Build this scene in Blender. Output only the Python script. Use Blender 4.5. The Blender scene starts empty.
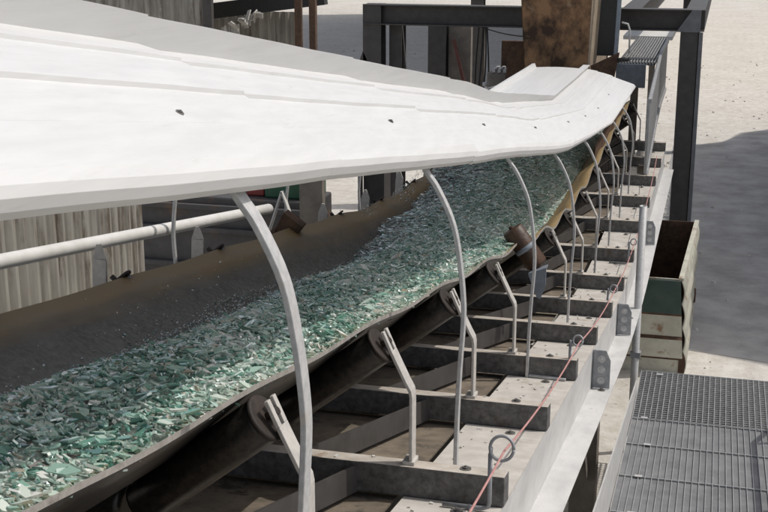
import bpy, math, random
import numpy as np
from mathutils import Vector, Matrix, Euler
random.seed(7); rng = np.random.default_rng(7)
R = math.radians
sc = bpy.context.scene
col = sc.collection

# ------------------------------------------------------------------ helpers
def base(y):                      # height of the idler beam tops along the conveyor (inclined, then levelling out)
    if y < 8.5: return 2.674 - .16*(y-4.1)
    z0 = 2.674 - .16*4.4
    if y < 11.8:
        u = y-8.5; return z0 - .16*u + .16/6.6*u*u
    return z0 - .264
def P(x, y, h): return Vector((x, y, base(y)+h))
def lerp(a, b, t): return a+(b-a)*t
def interp(x, xs, ys): return float(np.interp(x, xs, ys))

class MB:
    def __init__(s): s.v=[]; s.f=[]; s.m=[]; s.sm=[]
    def face(s, idx, m=0, smooth=False): s.f.append(idx); s.m.append(m); s.sm.append(smooth)
    def box(s, a, b, m=0, top=None):
        a=Vector(a); b=Vector(b); n=len(s.v)
        for z in (a.z,b.z):
            for x,y in ((a.x,a.y),(b.x,a.y),(b.x,b.y),(a.x,b.y)): s.v.append(Vector((x,y,z)))
        s._hex(n,m,top); return s
    def _hex(s,n,m,top=None):
        s.face((n,n+3,n+2,n+1),m); s.face((n+4,n+5,n+6,n+7), m if top is None else top)
        for i in range(4):
            j=(i+1)%4; s.face((n+i,n+j,n+4+j,n+4+i),m)
    def hexa(s, pts, m=0, top=None):
        n=len(s.v); s.v += [Vector(p) for p in pts]; s._hex(n,m,top); return s
    def bar(s, p, q, w, t, side=None, m=0, top=None):      # rectangular bar from p to q; w along 'side', t along the other
        p=Vector(p); q=Vector(q); d=(q-p).normalized()
        side=Vector(side) if side is not None else (Vector((0,0,1)) if abs(d.z)<.9 else Vector((1,0,0)))
        u=(side-d*side.dot(d)).normalized(); v=d.cross(u)
        n=len(s.v)
        for c in (p,q):
            for a,b in ((-1,-1),(1,-1),(1,1),(-1,1)): s.v.append(c+u*(a*w/2)+v*(b*t/2))
        s._hex(n,m,top); return s
    def sweep(s, pts, secs, m=0, closed=True, cap=True, smooth=False):   # secs: list of rings (lists of Vectors)
        n=len(s.v); k=len(secs[0])
        for r in secs: s.v += [Vector(p) for p in r]
        for i in range(len(secs)-1):
            for j in range(k if closed else k-1):
                a=n+i*k+j; b=n+i*k+(j+1)%k
                s.face((a,b,b+k,a+k),m,smooth)
        if cap and closed:
            s.face(tuple(n+j for j in range(k))[::-1],m); s.face(tuple(n+(len(secs)-1)*k+j for j in range(k)),m)
        return s
    def tube(s, pts, r, k=10, m=0, cap=True):
        pts=[Vector(p) for p in pts]; secs=[]; u=None
        for i,p in enumerate(pts):
            d=(pts[min(i+1,len(pts)-1)]-pts[max(i-1,0)]).normalized()
            if u is None: u=d.orthogonal().normalized()
            u=(u-d*u.dot(d)).normalized(); v=d.cross(u)
            rr=r[i] if isinstance(r,(list,tuple)) else r
            secs.append([p+u*(rr*math.cos(2*math.pi*j/k))+v*(rr*math.sin(2*math.pi*j/k)) for j in range(k)])
        return s.sweep(pts,secs,m,True,cap,True)
    def strip(s, pts, w, t, wide, m=0):       # flat bar along a path, wide direction constant
        pts=[Vector(p) for p in pts]; secs=[]; W=Vector(wide).normalized()
        for i,p in enumerate(pts):
            d=(pts[min(i+1,len(pts)-1)]-pts[max(i-1,0)]).normalized()
            u=(W-d*W.dot(d)).normalized(); v=d.cross(u)
            secs.append([p+u*(a*w/2)+v*(b*t/2) for a,b in ((-1,-1),(1,-1),(1,1),(-1,1))])
        return s.sweep(pts,secs,m)
    def prism(s, poly, ext, m=0):             # polygon (3D pts, planar) extruded by vector ext
        ext=Vector(ext); n=len(s.v); k=len(poly)
        s.v += [Vector(p) for p in poly]+[Vector(p)+ext for p in poly]
        s.face(tuple(range(n,n+k))[::-1],m); s.face(tuple(range(n+k,n+2*k)),m)
        for i in range(k):
            j=(i+1)%k; s.face((n+i,n+j,n+k+j,n+k+i),m)
        return s
    def grid(s, rows, m=0, smooth=True):
        n=len(s.v); k=len(rows[0])
        for r in rows: s.v += [Vector(p) for p in r]
        for i in range(len(rows)-1):
            for j in range(k-1): s.face((n+i*k+j,n+i*k+j+1,n+(i+1)*k+j+1,n+(i+1)*k+j),m,smooth)
        return s
    def build(s, name, mats, parent=None, bevel=0, solid=0, fix=True):
        me=bpy.data.meshes.new(name); me.from_pydata([tuple(v) for v in s.v],[],s.f)
        if not isinstance(mats,(list,tuple)): mats=[mats]
        for m in mats: me.materials.append(m)
        me.polygons.foreach_set('material_index',s.m); me.polygons.foreach_set('use_smooth',s.sm); me.update()
        if fix:
            import bmesh
            b=bmesh.new(); b.from_mesh(me); bmesh.ops.recalc_face_normals(b,faces=b.faces); b.to_mesh(me); b.free()
        o=bpy.data.objects.new(name,me); col.objects.link(o)
        if solid:
            md=o.modifiers.new('thick','SOLIDIFY'); md.thickness=solid; md.offset=-1
        if bevel:
            md=o.modifiers.new('edge','BEVEL'); md.width=bevel; md.segments=2; md.limit_method='ANGLE'
        if parent:
            o.parent=parent; o.matrix_parent_inverse=Matrix.Translation(-parent.location) if parent.type=='EMPTY' else Matrix()
        return o

def thing(name,label,cat,loc=(0,0,0),group=None):
    o=bpy.data.objects.new(name,None); col.objects.link(o); o.location=loc; o.empty_display_size=.2
    return tag(o,label,cat,group)
def tag(o,label,cat,group=None,kind=None):
    o['label']=label; o['category']=cat
    if group: o['group']=group
    if kind: o['kind']=kind
    return o
def struct(o): o['kind']='structure'; return o

# ------------------------------------------------------------------ materials
def mat(name, c1, c2=None, rough=.6, metal=0., scale=6., bump=0., bscale=40., stretch=(1,1,1), c3=None, spec=.5, detail=6, lo=.35, hi=.65, s3=2.0, t3=.58):
    m=bpy.data.materials.new(name); m.use_nodes=True; nt=m.node_tree; N=nt.nodes; L=nt.links
    b=N['Principled BSDF']; b.inputs['Roughness'].default_value=rough; b.inputs['Metallic'].default_value=metal
    b.inputs['Specular IOR Level'].default_value=spec
    tc=N.new('ShaderNodeTexCoord'); mp=N.new('ShaderNodeMapping'); mp.inputs['Scale'].default_value=stretch
    L.new(tc.outputs['Object'],mp.inputs['Vector'])
    if c2 is None: b.inputs['Base Color'].default_value=(*c1,1)
    else:
        n=N.new('ShaderNodeTexNoise'); n.inputs['Scale'].default_value=scale; n.inputs['Detail'].default_value=detail; n.inputs['Roughness'].default_value=.62
        L.new(mp.outputs[0],n.inputs['Vector'])
        r=N.new('ShaderNodeValToRGB'); r.color_ramp.elements[0].position=lo; r.color_ramp.elements[1].position=hi
        r.color_ramp.elements[0].color=(*c1,1); r.color_ramp.elements[1].color=(*c2,1)
        L.new(n.outputs['Fac'],r.inputs['Fac']); out=r.outputs[0]
        if c3:
            n3=N.new('ShaderNodeTexNoise'); n3.inputs['Scale'].default_value=s3; n3.inputs['Detail'].default_value=8; n3.inputs['Roughness'].default_value=.7
            L.new(mp.outputs[0],n3.inputs['Vector'])
            r3=N.new('ShaderNodeValToRGB'); r3.color_ramp.elements[0].position=t3; r3.color_ramp.elements[1].position=t3+.1
            L.new(n3.outputs['Fac'],r3.inputs['Fac'])
            mx=N.new('ShaderNodeMix'); mx.data_type='RGBA'
            L.new(r3.outputs[0],mx.inputs[0]); L.new(out,mx.inputs[6]); mx.inputs[7].default_value=(*c3,1); out=mx.outputs[2]
        L.new(out,b.inputs['Base Color'])
    if bump:
        nb=N.new('ShaderNodeTexNoise'); nb.inputs['Scale'].default_value=bscale; nb.inputs['Detail'].default_value=5
        L.new(mp.outputs[0],nb.inputs['Vector'])
        bp=N.new('ShaderNodeBump'); bp.inputs['Strength'].default_value=bump; bp.inputs['Distance'].default_value=.02
        L.new(nb.outputs['Fac'],bp.inputs['Height']); L.new(bp.outputs[0],b.inputs['Normal'])
    return m

M={}
M['cover']=mat('white_painted_sheet',(.585,.582,.572),(.64,.637,.627),rough=.5,scale=2.2,stretch=(11,.45,11),bump=.03,bscale=5,c3=(.55,.545,.525),s3=3,t3=.60)
M['zinc']=mat('galvanised_steel',(.40,.40,.40),(.52,.515,.505),rough=.5,metal=.12,scale=45,bump=.04,c3=(.48,.44,.38),s3=6)
M['zincdark']=mat('dull_galvanised_plate',(.24,.25,.265),(.33,.335,.345),rough=.55,metal=.3,scale=25,bump=.05,c3=(.24,.22,.20),s3=9)
M['bracket']=mat('dusty_galvanised_bracket',(.40,.385,.36),(.52,.49,.45),rough=.6,metal=.1,scale=30,bump=.05,c3=(.33,.25,.18),s3=14,t3=.64)
M['beam']=mat('weathered_dark_beam',(.075,.073,.071),(.165,.16,.155),rough=.6,metal=.2,scale=30,bump=.12,c3=(.10,.065,.04),s3=7,t3=.60)
M['dust']=mat('dusty_steel_top',(.38,.335,.285),(.50,.455,.40),rough=.9,scale=14,bump=.15,c3=(.27,.19,.125),s3=8,t3=.62)
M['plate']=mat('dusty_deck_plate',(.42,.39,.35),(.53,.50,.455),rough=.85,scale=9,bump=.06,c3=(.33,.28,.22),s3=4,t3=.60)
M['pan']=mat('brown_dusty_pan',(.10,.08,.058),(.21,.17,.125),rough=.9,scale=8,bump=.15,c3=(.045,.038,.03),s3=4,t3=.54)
M['stringer']=mat('pale_grey_channel_paint',(.45,.445,.435),(.56,.55,.535),rough=.55,scale=5,stretch=(2,.7,2),bump=.04,c3=(.40,.375,.34),s3=5,t3=.63)
M['rubber']=mat('dusty_black_rubber_belt',(.095,.083,.068),(.15,.132,.11),rough=.7,scale=9,stretch=(1,.35,1),bump=.1,c3=(.21,.19,.16),s3=14,t3=.6)
M['rubberedge']=mat('scuffed_rubber_edge',(.22,.205,.185),(.34,.315,.285),rough=.75,scale=25,bump=.1,c3=(.12,.10,.08),s3=8,t3=.62)
def belt_material():
    m=M['rubber']; nt=m.node_tree; N=nt.nodes; L=nt.links; b=N['Principled BSDF']
    src=b.inputs['Base Color'].links[0].from_socket
    tc=N.new('ShaderNodeTexCoord'); sx=N.new('ShaderNodeSeparateXYZ'); L.new(tc.outputs['Object'],sx.inputs[0])
    mp=N.new('ShaderNodeMapping'); mp.inputs['Scale'].default_value=(6,.7,2); L.new(tc.outputs['Object'],mp.inputs[0])
    n=N.new('ShaderNodeTexNoise'); n.inputs['Scale'].default_value=2.2; n.inputs['Detail'].default_value=6; L.new(mp.outputs[0],n.inputs['Vector'])
    ma=N.new('ShaderNodeMath'); ma.operation='MULTIPLY_ADD'; L.new(n.outputs['Fac'],ma.inputs[0]); ma.inputs[1].default_value=.22; L.new(sx.outputs[0],ma.inputs[2])
    mr=N.new('ShaderNodeMapRange'); mr.inputs['From Min'].default_value=-2.41; mr.inputs['From Max'].default_value=-2.56; L.new(ma.outputs[0],mr.inputs['Value'])
    mx=N.new('ShaderNodeMix'); mx.data_type='RGBA'; L.new(mr.outputs[0],mx.inputs[0]); L.new(src,mx.inputs[6]); mx.inputs[7].default_value=(.20,.13,.048,1)
    n2=N.new('ShaderNodeTexNoise'); n2.inputs['Scale'].default_value=38; n2.inputs['Detail'].default_value=5; L.new(tc.outputs['Object'],n2.inputs['Vector'])
    m2=N.new('ShaderNodeMath'); m2.operation='MULTIPLY_ADD'; L.new(n2.outputs['Fac'],m2.inputs[0]); m2.inputs[1].default_value=.45; L.new(sx.outputs[0],m2.inputs[2])
    r2=N.new('ShaderNodeMapRange'); r2.inputs['From Min'].default_value=-2.30; r2.inputs['From Max'].default_value=-2.02; L.new(m2.outputs[0],r2.inputs['Value'])
    m3=N.new('ShaderNodeMix'); m3.data_type='RGBA'; L.new(r2.outputs[0],m3.inputs[0]); L.new(mx.outputs[2],m3.inputs[6]); m3.inputs[7].default_value=(.25,.24,.215,1)
    L.new(m3.outputs[2],b.inputs['Base Color'])
belt_material()
M['underside']=mat('polished_belt_underside',(.010,.0095,.009),(.020,.018,.016),rough=.32,scale=8,stretch=(1,.3,1),bump=.04)
M['rubbertan']=mat('tan_dusty_rubber',(.20,.135,.055),(.28,.20,.095),rough=.6,scale=10,stretch=(1,.4,1),bump=.05)
M['roller']=mat('worn_black_roller',(.015,.014,.013),(.04,.034,.028),rough=.35,metal=.4,scale=10,stretch=(4,1,4),bump=.05)
M['rust']=mat('rust',(.045,.024,.014),(.11,.06,.034),rough=.85,scale=12,bump=.3,c3=(.035,.02,.014),s3=5)
M['discrust']=mat('dark_rusty_disc',(.010,.007,.005),(.030,.018,.012),rough=.7,scale=14,bump=.2)
M['rustorange']=mat('orange_rust_roller',(.035,.018,.011),(.085,.042,.022),rough=.5,scale=10,bump=.2,c3=(.05,.03,.02),s3=6)
M['bluesteel']=mat('blue_grey_steel',(.16,.185,.22),(.22,.25,.29),rough=.6,scale=12,bump=.1,c3=(.4,.37,.33),s3=10,t3=.64)
M['darkpaint']=mat('dark_grey_paint',(.050,.045,.042),(.072,.066,.062),rough=.5,scale=8,bump=.03,c3=(.10,.095,.09),s3=6,t3=.66)
M['midpaint']=mat('mid_grey_paint',(.13,.135,.145),(.18,.185,.195),rough=.5,scale=8,bump=.03)
M['brownpost']=mat('brown_rusty_post',(.06,.035,.022),(.12,.07,.042),rough=.85,scale=9,bump=.2)
M['greybrown']=mat('grey_brown_shade_tower',(.15,.13,.11),(.22,.195,.165),rough=.8,scale=7,bump=.1)
M['whitepaint']=mat('chipped_white_paint',(.62,.60,.56),(.72,.70,.67),rough=.5,scale=7,bump=.05,c3=(.48,.44,.38),s3=9,t3=.66)
M['cream']=mat('cream_bin_paint',(.40,.385,.315),(.54,.525,.44),rough=.65,scale=5,bump=.05,c3=(.24,.15,.085),s3=4.5,t3=.57)
M['green']=mat('dark_green_paint',(.03,.058,.048),(.05,.08,.066),rough=.7,scale=6,bump=.05,c3=(.10,.085,.07),s3=5,t3=.58)
M['greenbright']=mat('bright_green_paint',(.02,.085,.045),(.03,.11,.06),rough=.6,scale=6)
M['redpaint']=mat('red_paint',(.22,.035,.03),(.30,.06,.05),rough=.6,scale=6)
M['brownred']=mat('faded_red_paint',(.10,.035,.03),(.15,.06,.05),rough=.8,scale=9)
M['redcord']=mat('red_plastic_cord',(.40,.19,.175),(.50,.27,.25),rough=.6,scale=30)
M['corr']=mat('weathered_corrugated_sheet',(.22,.20,.17),(.38,.36,.315),rough=.65,metal=.1,scale=5,stretch=(1.5,1.5,.25),bump=.05,c3=(.12,.095,.07),s3=3.2,t3=.53)
M['container']=mat('dark_slate_panel',(.055,.052,.052),(.085,.08,.078),rough=.6,scale=4,bump=.05,c3=(.12,.08,.055),s3=3.5,t3=.58)
M['bolt']=mat('dark_bolt',(.10,.095,.09),(.20,.19,.175),rough=.5,metal=.4,scale=50)
M['grating']=mat('galvanised_grating',(.30,.303,.306),(.43,.43,.428),rough=.5,metal=.3,scale=25)
M['gratepan']=mat('dull_grating_pan',(.13,.132,.136),(.19,.192,.194),rough=.75,scale=6,bump=.05)
M['cable']=mat('black_cable',(.012,.012,.013),(.02,.02,.02),rough=.5,scale=20)
M['stone']=mat('pale_stones',(.42,.40,.36),(.62,.60,.56),rough=.95,scale=3)

# chute: rust over old cream paint
M['chute']=mat('rusted_chute_plate',(.04,.021,.012),(.25,.14,.07),rough=.85,scale=4.5,stretch=(1,1,.8),bump=.25,c3=(.30,.22,.14),s3=3.4,t3=.60,lo=.40,hi=.62)
M['chuteside']=mat('pale_chute_side',(.30,.235,.17),(.42,.345,.26),rough=.8,scale=4,bump=.15,c3=(.12,.06,.03),s3=3,t3=.58)

# ground: pale dusty yard, with a darker sheet painting in the shed's shadow
def ground_material():
    m=bpy.data.materials.new('dusty_yard'); m.use_nodes=True; nt=m.node_tree; N=nt.nodes; L=nt.links; b=N['Principled BSDF']
    b.inputs['Roughness'].default_value=.95; b.inputs['Specular IOR Level'].default_value=.15
    tc=N.new('ShaderNodeTexCoord')
    def noise(s,d=8,r=.65):
        n=N.new('ShaderNodeTexNoise'); n.inputs['Scale'].default_value=s; n.inputs['Detail'].default_value=d; n.inputs['Roughness'].default_value=r
        L.new(tc.outputs['Object'],n.inputs['Vector']); return n
    def ramp(n,p0,p1,c0,c1):
        r=N.new('ShaderNodeValToRGB'); r.color_ramp.elements[0].position=p0; r.color_ramp.elements[1].position=p1
        r.color_ramp.elements[0].color=(*c0,1); r.color_ramp.elements[1].color=(*c1,1); L.new(n.outputs['Fac'],r.inputs['Fac']); return r
    def mix(f,a,bb):
        x=N.new('ShaderNodeMix'); x.data_type='RGBA'; L.new(f,x.inputs[0]); L.new(a,x.inputs[6]); L.new(bb,x.inputs[7]); return x.outputs[2]
    a=ramp(noise(.6),.3,.7,(.46,.42,.365),(.63,.60,.55))
    c=ramp(noise(5),.35,.62,(.42,.38,.325),(.66,.63,.585))
    f=N.new('ShaderNodeValue'); f.outputs[0].default_value=.5
    out=mix(f.outputs[0],a.outputs[0],c.outputs[0])
    sp=ramp(noise(16,4,.6),.62,.68,(0,0,0),(1,1,1))
    g=N.new('ShaderNodeRGB'); g.outputs[0].default_value=(.40,.365,.32,1)
    out=mix(sp.outputs[0],out,g.outputs[0])
    L.new(out,b.inputs['Base Color'])
    bp=N.new('ShaderNodeBump'); bp.inputs['Strength'].default_value=.35; bp.inputs['Distance'].default_value=.05
    L.new(noise(12).outputs['Fac'],bp.inputs['Height']); L.new(bp.outputs[0],b.inputs['Normal'])
    return m
M['ground']=ground_material()
M['yard_shadow_sheet']=mat('yard_shadow_tone',(.27,.262,.253),(.42,.41,.395),rough=.9,scale=1.6,bump=.4,bscale=25,c3=(.52,.51,.49),s3=14,t3=.66)  # darker ground tone that deepens the cast shadow by colour

# crushed glass: tint varies piece by piece through a per-shard attribute
def glass_material():
    m=bpy.data.materials.new('green_cullet'); m.use_nodes=True; nt=m.node_tree; N=nt.nodes; L=nt.links; b=N['Principled BSDF']
    at=N.new('ShaderNodeAttribute'); at.attribute_name='tint'
    r=N.new('ShaderNodeValToRGB'); cr=r.color_ramp; cr.interpolation='LINEAR'
    cols=[(0,(.03,.13,.095)),(.14,(.17,.42,.33)),(.38,(.44,.65,.55)),(.66,(.70,.81,.72)),(.9,(.95,.96,.90)),(.96,(.55,.46,.34)),(1,(.22,.21,.19))]
    cr.elements[0].position=0; cr.elements[0].color=(*cols[0][1],1); cr.elements[1].position=1; cr.elements[1].color=(*cols[-1][1],1)
    for p,c in cols[1:-1]:
        e=cr.elements.new(p); e.color=(*c,1)
    L.new(at.outputs['Fac'],r.inputs['Fac']); L.new(r.outputs[0],b.inputs['Base Color'])
    b.inputs['Transmission Weight'].default_value=.2; b.inputs['Roughness'].default_value=.10; b.inputs['Specular IOR Level'].default_value=.9; b.inputs['IOR'].default_value=1.9
    b.inputs['Coat Weight'].default_value=.5; b.inputs['Coat Roughness'].default_value=.06
    return m
M['glass']=glass_material()

# ------------------------------------------------------------------ ground
g=MB(); g.grid([[Vector((x,y,0)) for x in (-300,-60,-20,-8,0,8,20,60,300)] for y in (-60,-5,5,15,30,60,120,400)],smooth=False)
struct(g.build('ground',M['ground']))
t=MB()
out=[(-.72,13.7),(.7,13.35),(3,12.1),(20,11.5),(20,34),(9,32.9),(4.2,30.9),(1.3,29.9),(.6,28.9),(.1,27.5),(-.35,27.1),(-.86,26.8),(-.80,22.5),(-.86,18.6)]  # outline follows the shed's cast shadow on the ground
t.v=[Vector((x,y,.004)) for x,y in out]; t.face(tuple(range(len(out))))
struct(t.build('yard_shadow_sheet',M['yard_shadow_sheet']))

# ------------------------------------------------------------------ conveyor
XL, XR, XC = -2.72, -1.16, -1.94
Y0, Y1 = -1.6, 18.2
conv=thing('belt_conveyor','inclined troughed belt conveyor on pale channel stringers, carrying green crushed glass','conveyor',(XC,8,0))
idl=[2.95+1.185*i for i in range(-3,13)]
MISSING=7            # index in idl of the frame whose roller came loose
def hl(y): return interp(y,[4.0,8.6,11,13],[.42,.54,.52,.50])
def scallop(y):
    d=min(abs(y-q) for q in idl); return -interp(y,[4,7,10],[.013,.034,.075])*(1-math.cos(math.pi*min(1,d/.59)))*.5
def belt_sec(y):
    s=scallop(y); hr=.535+s; l=hl(y)+s*.35
    far=interp(y,[8,10],[0,1])
    pts=[(XR,hr),(-1.27,lerp(.435,.43,far)+s*.6),(-1.40,.315+s*.3),(-1.50,.245),(-1.60,.222),(-1.94,.218),(-2.28,.222),(-2.38,.25),(-2.48,lerp(.25,l,.36)),(-2.61,lerp(.25,l,.71)),(XL,l)]
    return pts
ys=np.arange(Y0,Y1+.01,.1)
b=MB(); rows=[[P(x,y,h) for x,h in belt_sec(y)] for y in ys]
K=len(rows[0]); TH=.016
b.grid(rows,0)
for r in b.m: pass
# material by column: tan dust at the outer strips
nf=len(ys)-1
for i in range(nf):
    for j in range(K-1):
        if j==0 or (j==1 and ys[i]>7.4): b.m[i*(K-1)+j]=1
rows2=[[P(x,y,h-TH) for x,h in belt_sec(y)] for y in ys]
b.grid(rows2,3)
n2=len(rows)*K
for i in range(nf):
    for j in (0,K-1):
        a=i*K+j; b.face((a,a+K,n2+a+K,n2+a),2)
belt=b.build('belt',[M['rubber'],M['rubbertan'],M['rubberedge'],M['underside']],conv)
# bead of dusty rubber along the near belt edge
# stringers
def stringer(sx, sgn):
    s=MB()
    prof=[(sx,-.125),(sx+sgn*.008,-.125),(sx+sgn*.008,-.392),(sx+sgn*.14,-.392),(sx+sgn*.14,-.404),(sx,-.404)]
    inner=[(sx-sgn*.10,-.137),(sx-sgn*.10,-.125)]
    prof=[(sx-sgn*.10,-.125),(sx+sgn*.008,-.125),(sx+sgn*.008,-.392),(sx+sgn*.14,-.392),(sx+sgn*.14,-.404),(sx,-.404),(sx,-.135),(sx-sgn*.10,-.135)]
    yy=np.concatenate([np.arange(Y0,8.5,1.0),np.arange(8.5,12.2,.3),np.arange(12.5,Y1,1.2)])
    secs=[[P(x,y,h) for x,h in prof] for y in yy]
    s.sweep(None,secs,0)
    return s.build('stringer',M['stringer'],conv,bevel=.003)
stringer(-.668,1); stringer(-3.21,-1)
# deck plates on the near stringer and the brown pans under the belt
proto_bolt=None
def bolt_mesh(mb,c,n,r=.016,hh=.014,m=0):
    c=Vector(c); n=Vector(n).normalized(); u=n.orthogonal().normalized(); v=n.cross(u)
    ring=lambda rr,d:[c+n*d+u*(rr*math.cos(math.pi/3*k))+v*(rr*math.sin(math.pi/3*k)) for k in range(6)]
    ring2=lambda rr,d:[c+n*d+u*(rr*math.cos(math.pi/6*k))+v*(rr*math.sin(math.pi/6*k)) for k in range(12)]
    mb.sweep(None,[ring2(r*1.9,0),ring2(r*1.9,.004)],m)
    mb.sweep(None,[ring(r,.004),ring(r,hh)],m)
    mb.sweep(None,[ring2(r*.5,hh),ring2(r*.42,hh+r*.35)],m)
for k in range(len(idl)-1):
    a,c=idl[k]+.05,idl[k+1]-.05
    n=4
    mb=MB()
    secs=[]
    for q in range(n+1):
        y=lerp(a-.035,c+.075,q/n); secs.append([P(-1.02,y,-.128),P(-.655,y,-.128),P(-.655,y,-.120),P(-1.02,y,-.120)])
    mb.sweep(None,secs,0)
    pl=mb.build('deck_plate',M['plate'],conv)
    bb=MB(); bolt_mesh(bb,P(-.80,c-.10,-.119),(0,0,1),.012,.010); 
    
    bb.build('clip_bolt',M['bolt'],pl)
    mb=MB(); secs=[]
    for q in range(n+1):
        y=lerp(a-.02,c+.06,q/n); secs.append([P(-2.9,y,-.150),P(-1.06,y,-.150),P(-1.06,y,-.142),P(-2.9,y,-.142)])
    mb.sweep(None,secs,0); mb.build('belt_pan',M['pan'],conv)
    # plan bracing angle laid diagonally under the belt
    mb=MB(); mb.bar(P(-1.20,c+.02,-.07),P(-1.47,a-.06,-.07),.010,.10,side=(1,.2,0))
    mb.build('diagonal_brace',M['darkpaint'],conv)

# idlers: beam, brackets, rollers
def roller_mesh(p,q,r):
    d=(q-p).normalized(); m=MB()
    m.tube([p-d*.004,p,p+d*.012,q-d*.012,q],[r*.55,r*.92,r,r,r*.92],20); return m
for k,y in enumerate(idl):
    mb=MB(); secs=[]
    ww=.05
    A,B=-.648,-3.23
    mb.hexa([P(B,y-ww,-.118),P(A,y-ww,-.118),P(A,y+ww,-.118),P(B,y+ww,-.118),P(B,y-ww,0),P(A,y-ww,0),P(A,y+ww,0),P(B,y+ww,0)],0,top=1)
    mb.build('cross_beam',[M['beam'],M['dust']],conv,bevel=.004)
    bb=MB(); bolt_mesh(bb,P(-.80,y,.001),(0,0,1),.011,.010); bb.build('beam_bolt',M['bolt'],conv)
    for sgn in (1,-1):
        if k==MISSING: continue
        X=lambda x: x if sgn==1 else 2*XC-x
        lift=0 if sgn==1 else hl(y)-.50
        kn=P(X(-1.0),y,.29); 
        mb=MB(); w=.062; tk=.012
        if sgn==1:
            mb.strip([P(X(-1.0),y,0),P(X(-1.0),y,.27),P(X(-1.004),y,.292),P(X(-1.022),y,.325),P(X(-1.075),y,.435)],w,tk,(0,1,0))
            # forked tip: two prongs
            for o in (-1,1):
                oy=o*w*.33
                mb.strip([P(X(-1.075),y,.435)+Vector((0,oy,0)),P(X(-1.108),y,.508)+Vector((0,oy*1.02,0))],w*.34,tk,(0,1,0))
            mb.bar(P(X(-.985),y-.0,.012),P(X(-1.03),y,.012),.016,.07,side=(0,0,1))
        else:
            mb.strip([P(X(-1.0),y,0),P(X(-1.0),y,.27),P(X(-1.01),y,.33),P(X(-1.02),y,.53)],.075,.014,(1,0,0))
            mb.prism([P(X(-1.02)-.0375,y-.007,.53),P(X(-1.02)+.0375,y-.007,.53),P(X(-1.02)+.010,y-.007,.605),P(X(-1.02)-.010,y-.007,.605)],(0,.014,0))
        mb.build('idler_bracket',M['bracket'],conv,bevel=.002)
        p=P(X(-1.125),y,.445) if sgn==1 else P(-2.765,y,hl(y)-.04); q=P(X(-1.50),y,.150) if sgn==1 else P(-2.41,y,.085)
        r=roller_mesh(p,q,.066).build('idler_roller',M['roller'],conv)
        d=(p-q).normalized()
        dm=MB(); rd=.071 if sgn==1 else .084; dm.tube([p-d*.002,p+d*.002,p+d*.010,p+d*.013],[rd-.003,rd,rd,rd-.007],24); dm.tube([p+d*.0,p+d*.05],.013,10)
        dm.build('end_disc',M['discrust'],r)
    p=P(-1.55,y,.142); q=P(-2.33,y,.142)
    roller_mesh(p,q,.066).build('idler_roller',M['roller'],conv)
# return rollers and return belt strand below
b=MB(); rows=[[P(x,y,h) for x,h in ((-1.2,-.52),(-2.68,-.52))] for y in np.arange(Y0,Y1,.3)]
b.grid(rows); b.build('return_belt',M['rubber'],conv,solid=.02)

# cover profile ---------------------------------------------------------------
XE=-1.0
prof=[(-1.022,1.094),(-1.004,1.108),(-.996,1.130),(-1.000,1.150),(-1.018,1.166),(-1.10,1.212),(-1.145,1.236),(-1.150,1.237),(-1.25,1.292),
      (-1.284,1.311),(-1.285,1.324),(-1.36,1.360),(-1.41,1.380),(-1.416,1.380),(-1.470,1.400),(-1.471,1.412),(-1.54,1.430),(-1.606,1.446),
      (-1.572,1.537),(-1.650,1.540),(-1.672,1.462),(-1.80,1.474),(-1.95,1.480),(-2.10,1.474),(-2.235,1.462),(-2.255,1.540),(-2.29,1.535),(-2.305,1.446),(-2.40,1.42)]
EZ9=base(9.0)+1.10
def edge_z(y):
    if y<=9.0: return base(y)+1.10
    if y<=12.4: return lerp(EZ9,2.655,(y-9.0)/3.4)
    return lerp(2.655,2.60,(y-12.4)/3.2)
def amp(y): return interp(y,[8,12.4],[1,.62])
def cover_z(h,y): return edge_z(y)+amp(y)*(h-1.10)
def cover_h_at(x): return float(np.interp(-x,[-p[0] for p in prof if True][3:],[p[1] for p in prof][3:]))
laps=[-1.0,1.12,3.18,5.22,7.28,9.2,12.45,15.75]
cl=['foreground white ribbed cover sheet at the lower end of the overlap, filling the left of the frame','white ribbed cover sheet over the nearest full hoop, with one dark bolt','white ribbed cover sheet in the middle of the row of covers, second visible bolt','white ribbed cover sheet just before the bend, above the teal glass','white ribbed cover sheet bending down towards the level far section','short white cover sheet between the bend and the rusty chute','last level white cover sheet with two tall ribs, ending under the rusty chute']
cl=['white ribbed cover sheet nearest the camera, cut off by the left frame edge',
    'white ribbed cover sheet overlapping the nearest one, bolted above the first thick hoop',
    'white ribbed cover sheet above the second hoop, left of the dark steel columns',
    'white ribbed cover sheet above the third thin hoop, last straight one before the bend',
    'white ribbed cover sheet at the bend, reaching the corner of the cover lip',
    'crooked white cover sheet just before the level end section',
    'level white cover sheet with two tall ribs, ending under the rusty chute']
hoops=[-1.25,.68,2.62,4.52,6.45,8.38,10.3,11.65,12.9,14.1]
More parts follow.
